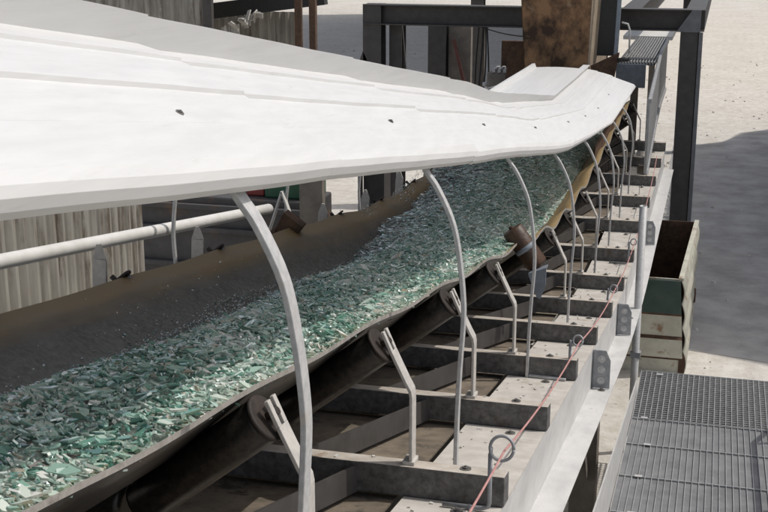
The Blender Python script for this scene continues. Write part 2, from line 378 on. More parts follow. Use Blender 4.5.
for k in range(len(laps)-1):
    a,c=laps[k],laps[k+1]+.10
    if k==len(laps)-2: c=laps[k+1]
    n=max(8,int((c-a)/.11))
    mb=MB(); rows=[]
    ph=random.random()*6
    for q in range(n+1):
        y=lerp(a,c,q/n); f=q/n
        lift=.011*f+.002
        row=[]
        for j,(x,h) in enumerate(prof):
            dz=.0012*math.sin(3.1*y+ph+x*5)+.0006*math.sin(9.3*y+x*9)
            edge=(.003*math.sin(2.2*y)-lift*.8) if j<4 else 0
            z=cover_z(h,y)+lift*(1 if j<18 else .35)+dz+edge
            row.append(Vector((x+.0015*math.sin(2.7*y)+(.006*f if j in (17,18) else 0),y,z)))
        rows.append(row)
    mb.grid(rows,smooth=False)
    o=mb.build('cover_sheet',M['cover'],None,solid=.0025)
    o.data.materials[0]=M['cover']
    tag(o,cl[k],'cover sheet','white cover sheets over the belt')
    md=o.modifiers.new('edge','BEVEL'); md.width=.0022; md.segments=2; md.limit_method='ANGLE'; md.angle_limit=R(25)
    # fixing bolts through the cover into the hoops below
    for hy in hoops:
        if laps[k]<=hy<laps[k+1]:
            for bx in ((-1.185,) if hy>3 else (-1.185,)):
                h=cover_h_at(bx); y=hy
                f=(y-a)/(c-a)
                z=cover_z(h,y)+.011*f+.002
                bb=MB(); bolt_mesh(bb,(bx,y,z),(.5,0,.86),.0055,.007)
                bb.build('cover_bolt',M['bolt'],o)
# hoops -------------------------------------------------------------------------
def hoop(y,x0=-.91,w=.045,foot=True):
    e=edge_z(y)-base(y)
    leg=[(-.915,-.118),(-.912,.1),(-.905,.30),(-.894,.486),(-.895,.589),(-.911,.739),(-.940,.885),(-.999,1.014),(-1.046,1.082)]
    pr=[(x,h if h<.3 else .3+(h-.3)*((e-.3)/.80)) for x,h in leg]
    for x in (-1.12,-1.22,-1.36,-1.55,-1.75,-1.94):
        pr.append((x,cover_z(min(1.44,cover_h_at(x)),y)-base(y)-.024))
    left=[(2*XC-x,h) for x,h in pr[:-1]][::-1]
    ctrl=[P(x,y,h) for x,h in pr+left]
    pts=[]
    for i in range(len(ctrl)-1):
        p0=ctrl[max(0,i-1)];p1=ctrl[i];p2=ctrl[i+1];p3=ctrl[min(len(ctrl)-1,i+2)]
        for q in range(4):
            t_=q/4; pts.append(.5*((2*p1)+(p2-p0)*t_+(2*p0-5*p1+4*p2-p3)*t_*t_+(3*p1-p0-3*p2+p3)*t_**3))
    pts.append(ctrl[-1])
    mb=MB(); mb.strip(pts,w,.016,(0,1,0))
    if foot:
        mb.bar(P(-.905,y,-.110),P(-.70,y-.02,-.110),.012,w*.8,side=(0,0,1))
    return mb.build('cover_hoop',M['zinc'],conv,bevel=.003)
for i,hy in enumerate(hoops): hoop(hy,w=.05 if hy<3 else (.036 if hy<5 else .03))
# stringer splice cleats with bolts
for y in (3.0,7.55,9.55,13.0):
    mb=MB()
    mb.prism([P(-.658,y,-.135),P(-.575,y,-.135),P(-.545,y,-.20),P(-.545,y,-.388),P(-.658,y,-.388)],(0,.012,0))
    mb.prism([P(-.655,y,-.145),P(-.655,y+.10,-.145),P(-.655,y+.10,-.388),P(-.655,y,-.388)],(.008,0,0))
    o=mb.build('splice_cleat',M['zincdark'],conv,bevel=.003)
    for h in (-.19,-.26,-.335):
        bb=MB(); bolt_mesh(bb,P(-.60,y-.001,h),(0,-1,0),.013,.012); bb.build('cleat_bolt',M['zinc'],o)
# pairs of bolt heads on the outer flange
for y in (4.6,4.75,7.5,10.2):
    bb=MB(); bolt_mesh(bb,P(-.59,y,-.391),(0,0,1),.012,.014); bb.build('flange_bolt',M['bolt'],conv)
# support legs (box columns under the stringers) with knee braces
for y,xs in ((1.5,(-.74,-3.14)),(8.2,(-.74,-3.14)),(13.6,(-.74,-3.14)),(17.2,(-.74,-3.14))):
    for x in xs:
        mb=MB(); top=base(y)-.41
        mb.box((x-.09,y-.09,.012),(x+.09,y+.09,top)); mb.box((x-.16,y-.16,0),(x+.16,y+.16,.012))
        mb.bar((x-.0,y-.09,top-.75),(x-.0,y-.75,top+.03),.07,.07)
        mb.build('support_leg',M['greybrown'],conv,bevel=.004)
# skirt boards along the loading zone
mb=MB(); mb.box((-1.235,13.2,base(13)+.43),(-1.222,17.2,base(13)+.60)); mb.build('skirt_board',M['rust'],conv)
# cord guides: bent rods with a ring on top
cord=[]
for y,hh in ((1.75,.15),(4.02,.165),(6.5,.14),(8.95,.12),(11.1,.13)):
    mb=MB(); x=-.70
    mb.tube([P(-.86,y,-.108),P(-.715,y,-.108),P(-.695,y,-.10),P(-.690,y,-.085),P(-.690,y,hh-.06)],.0085,8)
    c=P(-.650,y,hh-.035); rr_=.042 if abs(y-4.02)<.1 else .026
    mb.tube([c+Vector((rr_*math.cos(a),.012*math.sin(a),rr_*math.sin(a))) for a in np.linspace(0,2*math.pi,25)],.006,8)
    mb.tube([P(-.690,y,hh-.07),P(-.688,y,hh-.035)],.007,8)
    mb.build('cord_guide',M['zincdark'],conv)
    cord.append(P(-.642,y,hh-.045))
pts=[]
cord=[P(-.63,-1.2,.14)]+cord+[P(-.64,13.2,.12),P(-.66,15.0,.2)]
for i in range(len(cord)-1):
    n=14
    for q in range(n):
        f=q/n; p=cord[i].lerp(cord[i+1],f); p.z-=.035*4*f*(1-f); pts.append(p)
pts.append(cord[-1])
mb=MB(); mb.tube(pts,.0042,8)
tag(mb.build('pull_cord',M['redcord']),'thin red emergency pull cord strung through steel rings beside the conveyor','pull cord')

# glass crumbs spilled on the deck plates and beam tops
cm=MB()
for _ in range(420):
    k=random.randrange(len(idl)-1); y=random.uniform(idl[k]-.04,idl[k+1]-.04); x=-.70-.34*random.random()**.8
    on=abs(y-idl[k])<.045; z=.004 if on else -.116
    if on: x=-.66-.9*random.random()
    if not on and y<idl[k]+.055: continue
    c=P(x,y,z); r_=Euler((random.gauss(0,.3),random.gauss(0,.3),random.random()*6)).to_matrix(); q=random.uniform(.002,.006)
    cm.hexa([c+r_@Vector((a*q*1.6,b_*q,d_*q*.5)) for d_ in (-1,1) for a,b_ in ((-1,-1),(1,-1),(1,1),(-1,1))])
tag(cm.build('spilled_crumbs',M['stone']),'pale glass crumbs spilled on the cream deck plates','crumbs',kind='stuff')

# loose idler roller and its bent bracket
lo=thing('loose_roller','loose orange rusty idler roller lying tilted across the belt edge','roller',P(-1.15,7.6,.5))
y=7.65
p=P(-1.13,y-.30,.50); q=P(-1.02,y+.06,.34)
p=P(-1.205,7.62,.61); q=P(-1.035,7.62,.385)
d=(q-p).normalized()
mb=MB(); mb.tube([p,p+d*.01,q-d*.012,q],[.064,.070,.070,.064],24); rl=mb.build('drum',M['rustorange'],lo)
mb=MB(); c=p.lerp(q,.52); mb.tube([c-d*.016,c+d*.016],.0715,24); mb.build('worn_band',M['bluesteel'],rl)
mb=MB(); mb.tube([p-d*.02,q+d*.06],.016,10); mb.build('axle',M['rust'],lo)
pb=P(-1.02,7.5,.33)
mb=MB(); mb.prism([pb+Vector((-.055,0,.0)),pb+Vector((.055,0,.045)),pb+Vector((.055,.0,-.06)),pb+Vector((.025,0,-.15)),pb+Vector((0,0,-.14))],(.0,.012,0))
mb.prism([pb+Vector((-.055,0,0)),pb+Vector((.055,0,.045)),pb+Vector((.055,.09,.045)),pb+Vector((-.055,.09,0))],(0,0,.01))
mb.build('bent_plate',M['bluesteel'],lo)

# ------------------------------------------------------------------ crushed glass load
def glass_left(y): return interp(y,[5,7.3,10.1,11.7],[-2.20,-2.32,-2.58,-2.66])+.035*math.sin(y*1.9)+.02*math.sin(y*5.1)
def glass_h(x,y):      # top surface of the load
    far=interp(y,[7.6,10],[0,1])
    xr=lerp(-1.185,-1.36,far); xl=glass_left(y)
    t_=(x-xl)/(xr-xl)
    if t_<0 or t_>1: return None
    hr=lerp(.505,.355,far)+scallop(y)*.8; hlft=interp(-xl,[2.2,2.38,2.48,2.61,2.72],[.228,.255,.315,.42,.52])
    return lerp(hlft,hr,t_)+lerp(.13,.17,far)*math.sin(math.pi*t_)**.8
V=[];F=[];T=[]
def shard(c,L_,W_,T_,rot,tint):
    n=len(V)
    k=random.choice((3,4,4,4,5))
    ang=sorted(random.uniform(0,2*math.pi) for _ in range(k))
    ang=[2*math.pi*i/k+random.uniform(-.45,.45) for i in range(k)]
    poly=[Vector((L_*math.cos(a)*random.uniform(.7,1),W_*math.sin(a)*random.uniform(.7,1),0)) for a in ang]
    for z in (-T_/2,T_/2):
        for p in poly: V.append(tuple(c+rot@(p+Vector((0,0,z)))))
    F.append(tuple(range(n,n+k))[::-1]); F.append(tuple(range(n+k,n+2*k)))
    for i in range(k):
        j=(i+1)%k; F.append((n+i,n+j,n+k+j,n+k+i))
    T.extend([tint]*(2*k))
from mathutils import Euler
count=0
# density follows visibility: shards everywhere along the load
y=.9
while y<16.5:
    dy=.10
    per=lerp(560,240,min(1,max(0,(y-3)/9)))
    xl=glass_left(y)-.16
    for _ in range(int(per)):
        yy=y+random.random()*dy; x=random.uniform(xl,-1.19)
        h=glass_h(x,yy)
        t_=(x-xl)/(-1.18-xl)
        if h is None:
            if x>glass_left(yy) or random.random()>.75: continue
            h=interp(-x,[2.2,2.38,2.48,2.61,2.72],[.228,.255,.315,.42,.52])
            shard(P(x,yy,h+.004),random.uniform(.003,.007),.004,.003,Euler((0,-.5,random.random()*3)).to_matrix(),random.choice((.02,.9,1.0,.97))); continue
        r=random.random()
        s=(.005+.021*r**3.0)*(1.0+.25*(y>7))
        if random.random()<.016: s=random.uniform(.028,.044)
        if h is not None: s=min(s,max(.008,(-1.165-x)*.8 if y<9 else (-1.33-x)*.8+.01))
        asp=random.uniform(.14,.5)
        k_=.70 if s<.012 else .24; e=Euler((random.gauss(0,k_),random.gauss(0,k_),random.gauss(.10,.5)))
        tint=min(.90,max(0,random.gauss(.42+.12*interp(yy,[6.5,9.5],[0,1])+.10*math.sin(x*9+yy*4)+.08*math.sin(yy*7.3-x*5),.29)))
        if random.random()<.05: tint=random.uniform(.93,.975)
        dirt=max(0,.85-t_*1.8)
        if random.random()<dirt: tint=random.choice((1.0,.995,.985,.96,.9,.05)); s*=.8
        shard(P(x,yy,h+random.uniform(-.012,.016)),s*1.25,s*asp*1.45,random.uniform(.003,.007),e.to_matrix(),tint); count+=1
    y+=dy
for _ in range(20000):
    yy=.9+11.5*random.random()**1.4; u_=random.gauss(-.02,.125); x=glass_left(yy)+.03+u_-.04*math.sin(yy*4)
    h=glass_h(x,yy)
    if h is None: h=interp(-x,[2.2,2.38,2.48,2.61,2.72],[.228,.255,.315,.42,.52])
    if x<-2.66: continue
    s_=.0018+.007*random.random()**3
    shard(P(x,yy,h+.003),s_,s_*random.uniform(.4,.9),.004,Euler((random.gauss(0,.4),random.gauss(-.3,.4),random.random()*6)).to_matrix(),random.choice((1.0,1.0,1.0,.995,.985,.05,.12,.9,.8)))
me=bpy.data.meshes.new('crushed_glass'); me.from_pydata(V,[],F); me.materials.append(M['glass'])
at=me.attributes.new('tint','FLOAT','POINT'); at.data.foreach_set('value',T)
# bed of fines below the shards
gl=bpy.data.objects.new('crushed_glass',me); col.objects.link(gl)
tag(gl,'heap of green crushed window glass lying along the belt','crushed glass',kind='stuff')
M['fines']=mat('glass_fines',(.16,.22,.19),(.50,.58,.51),rough=.45,scale=60,bump=.6,bscale=90,c3=(.14,.13,.115),s3=30,t3=.55)
M['dustbed']=mat('grey_belt_dust',(.11,.105,.095),(.25,.235,.215),rough=.9,scale=50,bump=.6,bscale=80,c3=(.32,.31,.28),s3=40,t3=.6)
mb=MB(); rows=[]
for yy in np.arange(.6,16.8,.06):
    far=interp(yy,[7.6,10],[0,1]); xr=lerp(-1.187,-1.362,far); xl=glass_left(yy)+.002
    rows.append([P(lerp(xl,xr,j/22),yy,(glass_h(lerp(xl,xr,max(.002,min(.998,j/22))),yy) or .3)-.012+random.uniform(-.008,.008)) for j in range(23)])
mb.grid(rows,smooth=False)
for i in range(len(mb.m)):
    c_=i%22
    if random.random()<interp(c_,[1,4,10],[1,.8,.05]): mb.m[i]=1
tag(mb.build('glass_fines',[M['fines'],M['dustbed']]),'dark bed of glass fines and dust under the green shards','glass fines',kind='stuff')

# ------------------------------------------------------------------ left pipe rail
rail=thing('pipe_rail','white painted pipe handrail running along the far side of the belt','handrail',(-3.05,6,0))
mb=MB(); mb.tube([P(-3.05,y,interp(y,[4.6,8.4],[.56,.60])) for y in np.arange(-1,8.3,.4)],.036,16); mb.build('pipe',M['whitepaint'],rail)
for y in (2.2,8.35):
    for s in (-1,1):
        mb=MB(); mb.bar(P(-3.0,y,.72),P(-3.0+s*.20,y,.15),.045,.012,side=(0,1,0)); mb.build('rail_post',M['whitepaint'],rail)
mb=MB(); mb.prism([P(-2.86,7.7,.43),P(-2.73,7.7,.40),P(-2.63,7.7,.53),P(-2.76,7.7,.62)],(.0,.10,.0)); mb.tube([P(-2.92,7.74,.36),P(-2.80,7.74,.47)],.06,12)
tag(mb.build('rusty_bracket',M['rust'],bevel=.004),'brown rusty plate bracket at the end of the white pipe rail','bracket')

# ------------------------------------------------------------------ near walkway
wk=thing('walkway','galvanised grating walkway with pale kick plate beside the conveyor','walkway',(.2,7,0))
def zt(y): return 1.522-.166*(y-6.25)      # kick plate top line
def W(x,y,d): return Vector((x,y,zt(y)+d))
def gz(y): return .997-.087*(y-7.326) if y<9.39 else .818
def G(x,y,d): return Vector((x,y,gz(y)+d))
mb=MB(); mb.hexa([G(-.507,-1,-.06),G(-.497,-1,-.06),G(-.497,10.02,-.06),G(-.507,10.02,-.06),W(-.507,-1,0),W(-.497,-1,0),W(-.497,10.02,.0),W(-.507,10.02,.0)])
mb.build('kick_plate',M['stringer'],wk)
x1=1.05
mb=MB(); x=-.488
while x<x1: mb.bar(G(x,-1,-.004),G(x,9.37,-.004),.022,.004,side=(0,0,1)); x+=.0445
for y in (9.36,8.72,8.02,7.33,6.65,5.95,5.2,4.4): mb.bar(G(-.488,y,.004),G(x1,y,.004),.010,.008,side=(0,0,1))
mb.build('grating_panel',M['grating'],wk)
mb=MB(); x=-.488
while x<x1: mb.bar((x,9.41,.804),(x,10.49,.804),.028,.005,side=(0,0,1)); x+=.0445
y=9.42
while y<10.5: mb.bar((-.488,y,.803),(x1,y,.803),.018,.006,side=(0,0,1)); y+=.0445
for y in (9.405,10.495): mb.bar((-.49,y,.802),(x1,y,.802),.034,.006,side=(0,0,1))
mb.build('grating_panel',M['grating'],wk)
mb=MB(); mb.hexa([G(-.49,-1,-.022),G(x1,-1,-.022),G(x1,9.37,-.022),G(-.49,9.37,-.022),G(-.49,-1,-.004),G(x1,-1,-.004),G(x1,9.37,-.004),G(-.49,9.37,-.004)])
mb.build('under_pan',M['gratepan'],wk)
for x in (-.46,1.0):
    mb=MB(); mb.bar(G(x,-1,-.10),G(x,9.37,-.10),.10,.05,side=(0,0,1)); mb.build('walkway_beam',M['midpaint'],wk)
for y in (2.5,9.45):
    for x in (-.46,1.0):
        mb=MB(); mb.box((x-.04,y-.04,0),(x+.04,y+.04,gz(y)-.05)); mb.build('walkway_leg',M['midpaint'],wk)
for (x,y) in ((-.42,9.36),(-.36,8.70),(-.38,8.0),(-.38,7.31),(-.35,10.38)):
    mb=MB(); mb.box(G(x,y,.010),G(x+.05,y+.03,.016)); mb.build('grating_clip',M['zinc'],wk)
# outer handrail of the walkway
for y in (.3,2.2,4.1,6.0,7.9,9.3):
    mb=MB(); mb.tube([G(1.02,y,-.1),G(1.02,y,1.05)],.022,10); mb.build('handrail_post',M['zinc'],wk)
for d in (1.05,.55):
    mb=MB(); mb.tube([G(1.02,-1,d),G(1.02,9.3,d)],.022,10); mb.build('handrail_bar',M['zinc'],wk)
mb=MB(); mb.tube([G(1.02,9.3,1.05),Vector((1.02,11.0,.55)),Vector((1.02,12.2,0))],.022,10); mb.build('handrail_bar',M['zinc'],wk)
mb=MB(); mb.tube([G(1.02,9.3,.55),Vector((1.02,10.9,.12))],.022,10); mb.build('handrail_bar',M['zinc'],wk)
# open pipe stub between conveyor and bin
st=thing('pipe_stub','open topped grey pipe stub standing between conveyor and bin','pipe',(-.56,10.6,0))
mb=MB(); n=16; 
zt_=2.26
ring=lambda r,z:[Vector((-.555+r*math.cos(2*math.pi*k/n),10.6+r*math.sin(2*math.pi*k/n),z)) for k in range(n)]
mb.sweep(None,[ring(.033,.0),ring(.033,zt_),ring(.027,zt_),ring(.027,zt_-.3)],0,True,False,True)
mb.build('tube',M['zinc'],st)
mb=MB(); mb.box((-.60,10.565,.9),(-.51,10.64,.95)); mb.build('collar',M['zincdark'],st)

# ------------------------------------------------------------------ bin
bn=thing('waste_bin','cream and rust ribbed steel bin with a dark green band, behind the walkway','bin',(-.8,13.6,0))
bx0,bx1,by0,by1=-1.35,-.17,12.75,14.6
# end wall toward the camera: stacked pressed panels
def endwall(y,xa,xb,z0,z1,dy,mats):
    mb=MB(); zs=[z0,.13,.16,.34,.37,.60,.63,z1]; 
    zs=[0,.16,.19,.38,.41,.64,.67,z1]
    offs=[0,0,-.03,-.03,0,0,-.03,-.03]
    offs=[.0,.0,.035,.035,.0,.0,.035,.035] if dy>0 else offs
    rows=[[Vector((xa,y+o,z)),Vector((xb-(z)*.075,y+o,z))] for z,o in zip(zs,offs)]
    mb.grid(rows,smooth=False)
    for i in range(len(zs)-1): mb.m[i]=mats[min(i,len(mats)-1)]
    return mb
ew=endwall(by0,bx0,bx1,0,1.02,-1,[0,2,0,2,0,2,1])
ew.build('end_panel',[M['cream'],M['green'],M['rust']],bn,solid=.012)
mb=MB(); rows=[]
zs=np.linspace(0,1,29)
for y_,top,dx in ((by0,1.02,0),(by1,1.22,.02)):
    rows.append([Vector((bx1-(z*top)*.075*(1 if y_==by0 else -.05)+.028*abs(math.sin(z*math.pi*4))+dx,y_,z*top)) for z in zs])
mb.grid([list(r) for r in zip(*rows)],smooth=True)
mb.build('side_panel',M['cream'],bn,solid=.012)
mb=MB(); mb.box((bx0,by1-.012,0),(bx1+.02,by1,1.22)); mb.build('back_panel',M['rust'],bn)
mb=MB(); mb.box((bx0-.012,by0,0),(bx0,by1,1.1)); mb.build('side_panel',M['cream'],bn)
mb=MB(); mb.box((bx0,by0+.02,.05),(bx1-.02,by1-.02,.08)); mb.build('floor_plate',M['rust'],bn)
mb=MB(); mb.bar((bx1-.075,by0,1.03),(bx1+.025,by1,1.23),.03,.05); mb.bar((bx0,by0,1.025),(bx1-.075,by0,1.025),.02,.02); mb.build('rim',M['cream'],bn)
mb=MB(); mb.tube([Vector((bx1+.05,14.3+.05*math.cos(a),.42+.07*math.sin(a))) for a in np.linspace(0,2*math.pi,17)],.02,8); mb.build('hook',M['rust'],bn)
mb=MB(); mb.box((bx1-.05,by0-.025,0),(bx1+.012,by0+.03,.20)); mb.build('corner_foot',M['rust'],bn)

# ------------------------------------------------------------------ hopper frame
fr=thing('hopper_gantry','dark grey steel gantry under the hopper with a heavy column right of the conveyor','frame',(-2.6,18,0))
def hcol(x0,x1,y,z0,z1,name,m=M['darkpaint'],dep=.28,parent=fr,edge=None):
    mb=MB(); t_=.02; w=x1-x0
    mb.box((x0,y,z0),(x1,y+t_,z1)); mb.box((x0,y+dep-t_,z0),(x1,y+dep,z1)); mb.box(((x0+x1)/2-.008,y+t_,z0),((x0+x1)/2+.008,y+dep-t_,z1))
    return mb.build(name,m,parent,bevel=.004)
def hbeam_y(x,y0,y1,z0,z1,name,m=M['darkpaint'],w=.26,parent=fr):
    mb=MB(); mb.box((x-w/2,y0,z0),(x+w/2,y1,z0+.02)); mb.box((x-w/2,y0,z1-.02),(x+w/2,y1,z1)); mb.box((x-.008,y0,z0+.02),(x+.008,y1,z1-.02)); return mb.build(name,m,parent,bevel=.004)
def hbeam_x(x0,x1,y,z0,z1,name,m=M['darkpaint'],w=.26,parent=fr):
    mb=MB(); mb.box((x0,y-w/2,z0),(x1,y+w/2,z0+.02)); mb.box((x0,y-w/2,z1-.02),(x1,y+w/2,z1)); mb.box((x0,y-.008,z0+.02),(x1,y+.008,z1-.02)); return mb.build(name,m,parent,bevel=.004)
zc=3.13
# right column turned so that its web shows as a thin lit edge
mb=MB(); mb.box((-.565,17.86,.02),(-.325,17.88,zc)); mb.box((-.565,18.14,.02),(-.325,18.16,zc)); mb.box((-.335,17.88,.02),(-.320,18.14,zc))
mb.box((-.62,17.8,0),(-.27,18.22,.02)); mb.build('column',M['darkpaint'],fr,bevel=.004)
mb=MB(); mb.box((-.316,17.84,.02),(-.262,17.87,zc)); mb.box((-.316,17.87,.02),(-.31,18.18,zc)); mb.build('column_angle',M['midpaint'],fr,bevel=.003)
hbeam_x(-5.1,-.25,18.0,zc+.005,zc+.30,'beam')
hbeam_y(-.38,18.14,26,zc+.005,zc+.30,'beam')
hbeam_y(-1.25,18.14,26,zc+.005,zc+.30,'beam')
mb=MB(); mb.prism([(-.62,17.84,zc),(-.30,17.84,zc),(-.30,17.84,zc+.30),(-.42,17.84,zc+.30)],(0,-.012,0)); mb.build('gusset',M['midpaint'],fr)
hcol(-5.12,-4.84,17.9,.02,zc+.3,'column')
mb=MB(); mb.prism([(-5.45,17.9,1.85),(-4.84,17.9,1.85),(-4.84,17.9,2.15),(-5.12,17.9,2.75)],(0,.25,0)); mb.build('haunch',M['darkpaint'],fr)
hcol(-4.77,-4.58,18.1,.02,zc,'column')
mb=MB(); mb.bar((-4.50,18.2,1.9),(-4.62,18.2,zc),.05,.05); mb.build('brace',M['darkpaint'],fr)
hcol(-4.62,-4.32,20.0,.02,3.0,'column')
hcol(-5.1,-4.84,26,.02,3.4,'column'); hcol(-.80,-.56,26,.02,zc,'column')
gc=thing('grey_brown_post','grey brown flat post with a leaning red strip, behind the frame','post',(-4.1,20.2,0))
mb=MB(); mb.box((-4.30,20.1,0),(-3.93,20.25,3.1)); mb.build('post',M['greybrown'],gc,bevel=.005)
mb=MB(); mb.bar((-3.98,20.03,1.9),(-4.20,20.03,2.75),.05,.03); mb.build('red_strip',M['brownred'],gc)
# hanging cables
cab=thing('hanging_cables','bundle of black cables hanging down beside the grey brown post','cables',(-3.8,20,0))
for k in range(4):
    x=-3.80+.05*k
    mb=MB(); mb.tube([Vector((x+.03*math.sin(z*2.3+k),20.0+.02*k,z)) for z in np.linspace(3.1,1.9-.1*k,14)],.014,6); mb.build('cable',M['cable'],cab)
mb=MB(); mb.tube([Vector((-3.63+.13*t_,20,2.95-.12*math.sin(math.pi*t_))) for t_ in np.linspace(0,6,1)]+[Vector((lerp(-3.8,-2.6,t_),20,2.98-.12*t_-.08*math.sin(math.pi*t_))) for t_ in np.linspace(0,1,12)],.012,6); mb.build('cable',M['cable'],cab)
mb=MB(); mb.bar((-3.73,20.1,0),(-3.73,20.1,3.1),.06,.06); mb.build('conduit',M['greybrown'],cab)

# ------------------------------------------------------------------ rusty chute
ch=thing('feed_chute','rusty steel feed chute hanging over the end of the white covers','chute',(-2.1,16.6,2.5))
cy=16.35
def pl(poly,ext,name,m,bev=.004):
    mb=MB(); mb.prism(poly,ext); return mb.build(name,m,ch,bevel=bev)
pl([(-2.46,cy,2.45),(-1.66,cy,2.45),(-1.60,cy-.12,4.6),(-2.60,cy-.12,4.6)],(0,.015,0),'front_plate',M['chute'])
pl([(-1.66,cy+.0,2.45),(-1.60,cy-.12,4.6),(-1.42,cy+.75,4.6),(-1.50,cy+.75,2.55)],(-.014,0,0),'side_plate',M['chuteside'])
pl([(-2.46,cy,2.45),(-2.60,cy-.12,4.6),(-2.60,cy+.9,4.6),(-2.46,cy+.9,2.45)],(.014,0,0),'side_plate',M['chute'])
pl([(-2.46,cy+.9,2.45),(-1.5,cy+.9,2.45),(-1.42,cy+.9,4.6),(-2.6,cy+.9,4.6)],(0,.015,0),'back_plate',M['rust'])
pl([(-1.60,cy-.02,2.50),(-1.32,cy+.02,2.62),(-1.26,cy+.02,2.98),(-1.62,cy-.02,2.80)],(0,.02,0),'flange',M['rust'])
pl([(-1.60,cy+.3,2.9),(-1.32,cy+.3,2.9),(-1.30,cy+.3,4.6),(-1.60,cy+.3,4.6)],(0,.02,0),'rear_wing',M['cable'])
mb=MB(); mb.tube([(-1.28,cy,2.88),(-1.14,cy-.05,2.90)],.028,12); mb.build('pivot_pin',M['cable'],ch)
pl([(-2.78,cy+.2,2.40),(-2.46,cy+.2,2.40),(-2.46,cy+.2,3.0),(-2.72,cy+.2,3.0)],(0,.02,0),'lug_plate',M['rust'])
mb=MB(); mb.bar((-1.32,cy+.15,2.9),(-1.28,cy+.15,4.7),.05,.05); mb.build('stay_bar',M['bluesteel'],ch)
mb=MB(); mb.tube([(-1.26,cy+.1,3.35),(-1.18,cy+.1,3.33),(-1.15,cy+.1,3.25),(-1.15,cy+.1,2.95)],.012,8); mb.build('handle',M['zinc'],ch)
# drive box left of the chute
mo=thing('drive_box','small grey finned machine box left of the rusty chute','machine',(-2.85,16.9,0))
mb=MB(); mb.box((-3.06,16.8,2.05),(-2.56,17.25,2.62)); mb.build('housing',M['greybrown'],mo,bevel=.03)
for k in range(6):
    mb=MB(); mb.box((-2.98+.075*k,16.78,2.622),(-2.94+.075*k,17.2,2.67)); mb.build('fin',M['zinc'],mo,bevel=.003)
mb=MB(); mb.box((-2.95,17.3,2.6),(-2.5,17.4,3.0)); mb.build('back_plate',M['rust'],mo)
mb=MB(); mb.tube([(-3.12,16.85,2.45),(-3.05,16.85,2.45)],.03,10); mb.build('shaft',M['zinc'],mo)
mb=MB(); mb.box((-3.0,16.85,1.0),(-2.62,17.2,2.05)); mb.build('pedestal',M['greybrown'],mo,bevel=.01)

# ------------------------------------------------------------------ far side walkway with ribbed guard at the tail
fg=thing('tail_walkway','grey ribbed walkway and side guard at the far end of the conveyor','walkway',(-.9,17,0))
mb=MB()
for k in range(13):
    x=-1.36+.040*k; mb.box((x,17.45,2.70),(x+.015,21.3,2.75))
for y_ in np.arange(17.45,21.4,.25): mb.box((-1.37,y_,2.705),(-.86,y_+.012,2.735))
mb.build('ribbed_grating',M['grating'],fg)
mb=MB(); mb.box((-1.60,21.35,2.70),(-.80,23.2,2.76)); mb.build('end_plate',M['whitepaint'],fg)
mb=MB(); mb.box((-1.38,17.40,2.40),(-.98,17.43,2.72)); mb.build('front_panel',M['bluesteel'],fg)
mb=MB()
def gp(f,z): return Vector((lerp(-.765,-.86,f),lerp(14.8,21.2,f),z+.22*(1-f)))
for k in range(64):
    f=k/64; mb.hexa([gp(f,lerp(1.5,1.95,f)),gp(f+.010,lerp(1.5,1.95,f)),gp(f+.010,lerp(1.5,1.95,f))+Vector((-.03,0,0)),gp(f,lerp(1.5,1.95,f))+Vector((-.03,0,0)),
                     gp(f,lerp(2.38,2.73,min(1,f*2))),gp(f+.010,lerp(2.38,2.73,min(1,f*2))),gp(f+.010,lerp(2.38,2.73,min(1,f*2)))+Vector((-.03,0,0)),gp(f,lerp(2.38,2.73,min(1,f*2)))+Vector((-.03,0,0))])
for z0,z1 in ((1.47,1.92),(2.36,2.71)):
    mb.bar(gp(0,z0),gp(.5,z1),.05,.035,side=(0,0,1)); mb.bar(gp(.5,z1),gp(1,z1),.05,.035,side=(0,0,1))
mb.build('side_guard',M['grating'],fg)
for x,y_,zt2 in ((-1.13,17.6,2.68),(-1.16,22.4,2.68),(-.84,15.2,1.75)):
    mb=MB(); mb.box((x-.05,y_-.05,0),(x+.05,y_+.05,zt2)); mb.build('guard_leg',M['greybrown'],fg,bevel=.004)

# ------------------------------------------------------------------ left background
def corrugated(name,label,x0,x1,y,z0,z1,pitch,depth,m,skew=0):
    mb=MB(); rows=[[],[]]
    n=int((x1-x0)/pitch*8)
    for i in range(n+1):
        x=lerp(x0,x1,i/n); ph=((x-x0)/pitch)%1
        d=depth*(min(1,max(0,.5+1.3*math.sin(2*math.pi*ph))))
        for r,z in zip(rows,(z0,z1)): r.append(Vector((x,y-d+skew*(x-x0),z)))
    mb.grid(rows,smooth=False); o=mb.build(name,m,None,solid=.004); return o
def corr_dir(name,a,b,z0,z1,pitch,depth,m):
    a=Vector((*a,0)); b=Vector((*b,0)); d=(b-a).normalized(); nn=Vector((d.y,-d.x,0)); L_=(b-a).length
    mb=MB(); rows=[[],[]]; n=int(L_/pitch*8)
    for i in range(n+1):
        t_=L_*i/n; ph=(t_/pitch)%1; dd=depth*(min(1,max(0,.5+1.3*math.sin(2*math.pi*ph))))
        for r,z in zip(rows,(z0,z1)): r.append(a+d*t_+nn*dd+Vector((0,0,z)))
    mb.grid(rows,smooth=False); return mb.build(name,m,None,solid=.004)
o=corr_dir('corrugated_wall',(-4.25,6.3),(-5.05,10.2),0,2.86,.20,.045,M['corr'])
tag(o,'weathered grey corrugated sheet wall seen under the cover, left of the white pipe rail','wall')
o=corrugated('corrugated_wall','',-13.5,-8.52,20,0,5.5,.23,.05,M['corr'])
tag(o,'tall corrugated metal wall beyond the cover, at the top left edge of the photo','wall')
o=corrugated('corrugated_wall','',-9.3,-7.45,22,0,3.0,.17,.045,M['corr'],skew=.0)
tag(o,'short pale corrugated wall behind two brown rusty posts','wall')
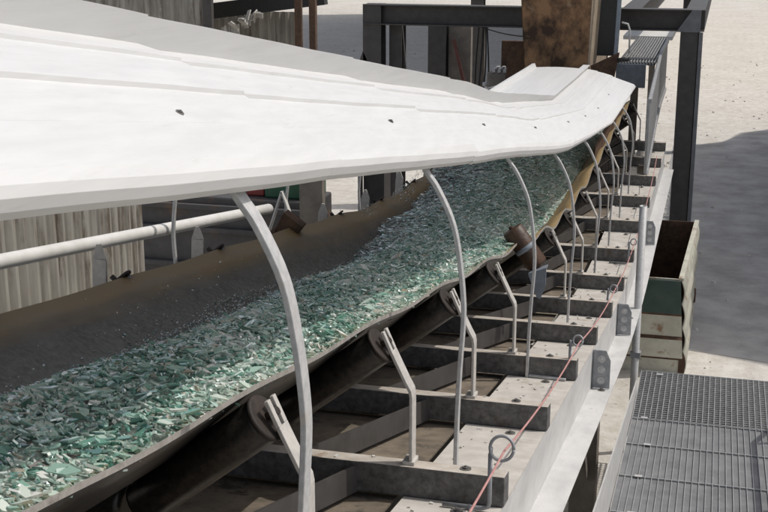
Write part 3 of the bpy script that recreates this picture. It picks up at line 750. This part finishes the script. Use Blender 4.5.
mb=MB(); mb.bar((-8.44,20.0,0),(-8.44,20.0,5.2),.16,.10); tag(mb.build('dark_post',M['darkpaint']),'dark steel post closing the end of the tall corrugated wall','post')
mb=MB(); mb.bar((-9.3,21.7,2.98),(-6.9,21.7,3.30),.28,.2); tag(mb.build('roof_beam',M['cable']),'thick black beam crossing above the short corrugated wall','beam')
for x,l in ((-7.0,'left one of two thin brown rusty posts standing in the white yard'),(-6.74,'right one of two thin brown rusty posts standing in the white yard')):
    mb=MB(); mb.bar((x,20.5,0),(x,20.5,5),.11,.11,side=(1,0,0)); tag(mb.build('rusty_post',M['brownpost']),l,'post')
# broken debris leaning in the corner
db=MB()
for k in range(26):
    u_=random.random(); c=Vector((-8.85+.75*u_,21.5+.25*random.random(),2.55+.40*u_+.12*random.random())); r_=Euler((random.random()*3,random.random()*3,random.random()*3)).to_matrix()
    s_=Vector((.10,.05,.012))
    db.hexa([c+r_@Vector((a*s_.x,b_*s_.y,d_*s_.z)) for d_ in (-1,1) for a,b_ in ((-1,-1),(1,-1),(1,1),(-1,1))])
tag(db.build('debris_pile',M['stone']),'pale broken scraps heaped against the corrugated wall','debris',kind='stuff')
# skip container
sk=thing('skip_container','dark slate ribbed container with a green and red top, left of the belt','container',(-5.4,12,0))
mb=MB(); mb.box((-6.6,12.2,0),(-4.02,12.8,1.74)); mb.build('body',M['container'],sk,bevel=.02)
for z in (.5,.95,1.35,1.6):
    mb=MB(); mb.box((-6.6,12.14,z),(-4.02,12.198,z+.06)); mb.build('rib',M['container'],sk,bevel=.01)
mb=MB(); mb.box((-4.62,12.3,1.742),(-4.05,12.7,2.1)); mb.build('green_box',M['greenbright'],sk,bevel=.02)
mb=MB(); mb.box((-4.85,12.35,1.742),(-4.64,12.7,1.95)); mb.build('red_box',M['redpaint'],sk,bevel=.02)
mb=MB(); mb.box((-4.13,12.02,0),(-3.88,12.12,2.6)); tag(mb.build('flat_post',M['greybrown'],bevel=.004),'grey flat post between the green container and the pale ground','post')
mb=MB(); mb.box((-4.0,14.0,0),(-3.75,14.3,2.4)); mb.box((-4.06,13.95,0),(-4.01,14.0,2.4)); tag(mb.build('stub_column',M['darkpaint'],bevel=.004),'dark steel column seen just under the cover edge, beside the first thin hoop','column')

# unseen tower behind the chute and shed to the right, added to shade the yard
sr=thing('shade_tower','unseen tower added far behind the rusty chute to shade the yard','tower',(-4.3,43,0))
sp_=[(-5.58,36.5),(-3.23,36.5),(-5.84,66),(-10.1,66)]  # added shade caster, footprint skewed to stay hidden behind the chute
mb=MB(); mb.prism([Vector((x,y,0)) for x,y in sp_],(0,0,48)); mb.build('shaft',M['greybrown'],sr)  # body of the added shade tower
mb=MB(); mb.prism([Vector((x,y,48.0)) for x,y in ((-5.8,36.2),(-3.0,36.2),(-5.6,66.3),(-10.4,66.3))],(0,0,.7)); mb.build('shade_tower_cap',M['greybrown'],sr)
off=Vector((.49,.22,0))/.84*9.0
fp=[Vector((x,y,0))+off for x,y in ((-.62,13.75),(-.80,27.0),(-.30,27.25),(.20,27.75),(.52,29.0),(1.4,29.85),(9,32.5),(9,12.4),(3,12.4))]  # added shade caster: wanted shadow outline shifted towards the sun
sh=thing('shadow_shed','unseen shed shape added right of the yard to cast the broad shadow','shed',fp[0])
mb=MB(); mb.prism([p+(fp[4]-p)*.01 for p in fp],(0,0,8.9)); mb.build('shadow_shed_walls',M['corr'],sh)
mb=MB(); mb.prism([p+Vector((0,0,8.9)) for p in fp],(0,0,.1)); mb.build('shadow_shed_roof',M['corr'],sh)

# ------------------------------------------------------------------ loose stones
mb=MB()
def stone(x,y,r):
    n=len(mb.v); k=5; z=.004
    lo=[Vector((x+r*random.uniform(.7,1.2)*math.cos(6.283*i/k),y+r*random.uniform(.7,1.2)*math.sin(6.283*i/k),z)) for i in range(k)]
    hi=[lerp(Vector((x,y,z)),p,.6)+Vector((0,0,r*random.uniform(.5,.9))) for p in lo]
    mb.v+=lo+hi
    for i in range(k): mb.face((n+i,n+(i+1)%k,n+k+(i+1)%k,n+k+i))
    mb.face(tuple(range(n+k,n+2*k)))
for _ in range(330):
    y=random.uniform(12.8,45)**1; x=random.uniform(-2.2,1.0+.06*y)
    stone(x,y,.012+.028*random.random()**3)
for _ in range(260):
    y=random.gauss(19.6,2.2); x=-.95+random.gauss(0,.22); stone(x,max(14,y),.02+.05*random.random()**2)
for _ in range(500): stone(random.uniform(-14,-3),random.uniform(11,45),.015+.05*random.random()**3)
tag(mb.build('gravel',M['stone']),'scattered pale stones and glass crumbs on the yard','gravel',kind='stuff')

# ------------------------------------------------------------------ light, sky, camera
S=Vector((.49,.22,.84)).normalized()
el=math.asin(S.z); az=math.atan2(S.x,S.y)
w=bpy.data.worlds.new('World'); sc.world=w; w.use_nodes=True; nt=w.node_tree
sk_=nt.nodes.new('ShaderNodeTexSky'); sk_.sky_type='NISHITA'; sk_.sun_disc=False; sk_.sun_elevation=el; sk_.sun_rotation=az
sk_.dust_density=3.0; sk_.ozone_density=.5; sk_.air_density=1.0
hs=nt.nodes.new('ShaderNodeHueSaturation'); hs.inputs['Saturation'].default_value=.55; nt.links.new(sk_.outputs[0],hs.inputs['Color']); nt.links.new(hs.outputs[0],nt.nodes['Background'].inputs['Color']); nt.nodes['Background'].inputs['Strength'].default_value=.135
sl=bpy.data.lights.new('sun','SUN'); sl.energy=2.5; sl.angle=R(.53); sl.color=(1,.965,.91)
so=bpy.data.objects.new('sun',sl); col.objects.link(so); so.rotation_euler=(-S).to_track_quat('-Z','Y').to_euler(); so.location=(5,5,20)

cam=bpy.data.cameras.new('camera'); co=bpy.data.objects.new('camera',cam); col.objects.link(co)
cam.sensor_width=36; cam.lens=36*1250/768; cam.clip_end=2000; cam.clip_start=.05
co.location=(0,0,4.6); co.rotation_euler=(R(90-15),0,R(15)); sc.camera=co
vs=sc.view_settings; sc.display_settings.display_device='sRGB'; vs.view_transform='Standard'; vs.look='None'; vs.exposure=0; vs.gamma=1; vs.use_curve_mapping=False
print('shards',count)
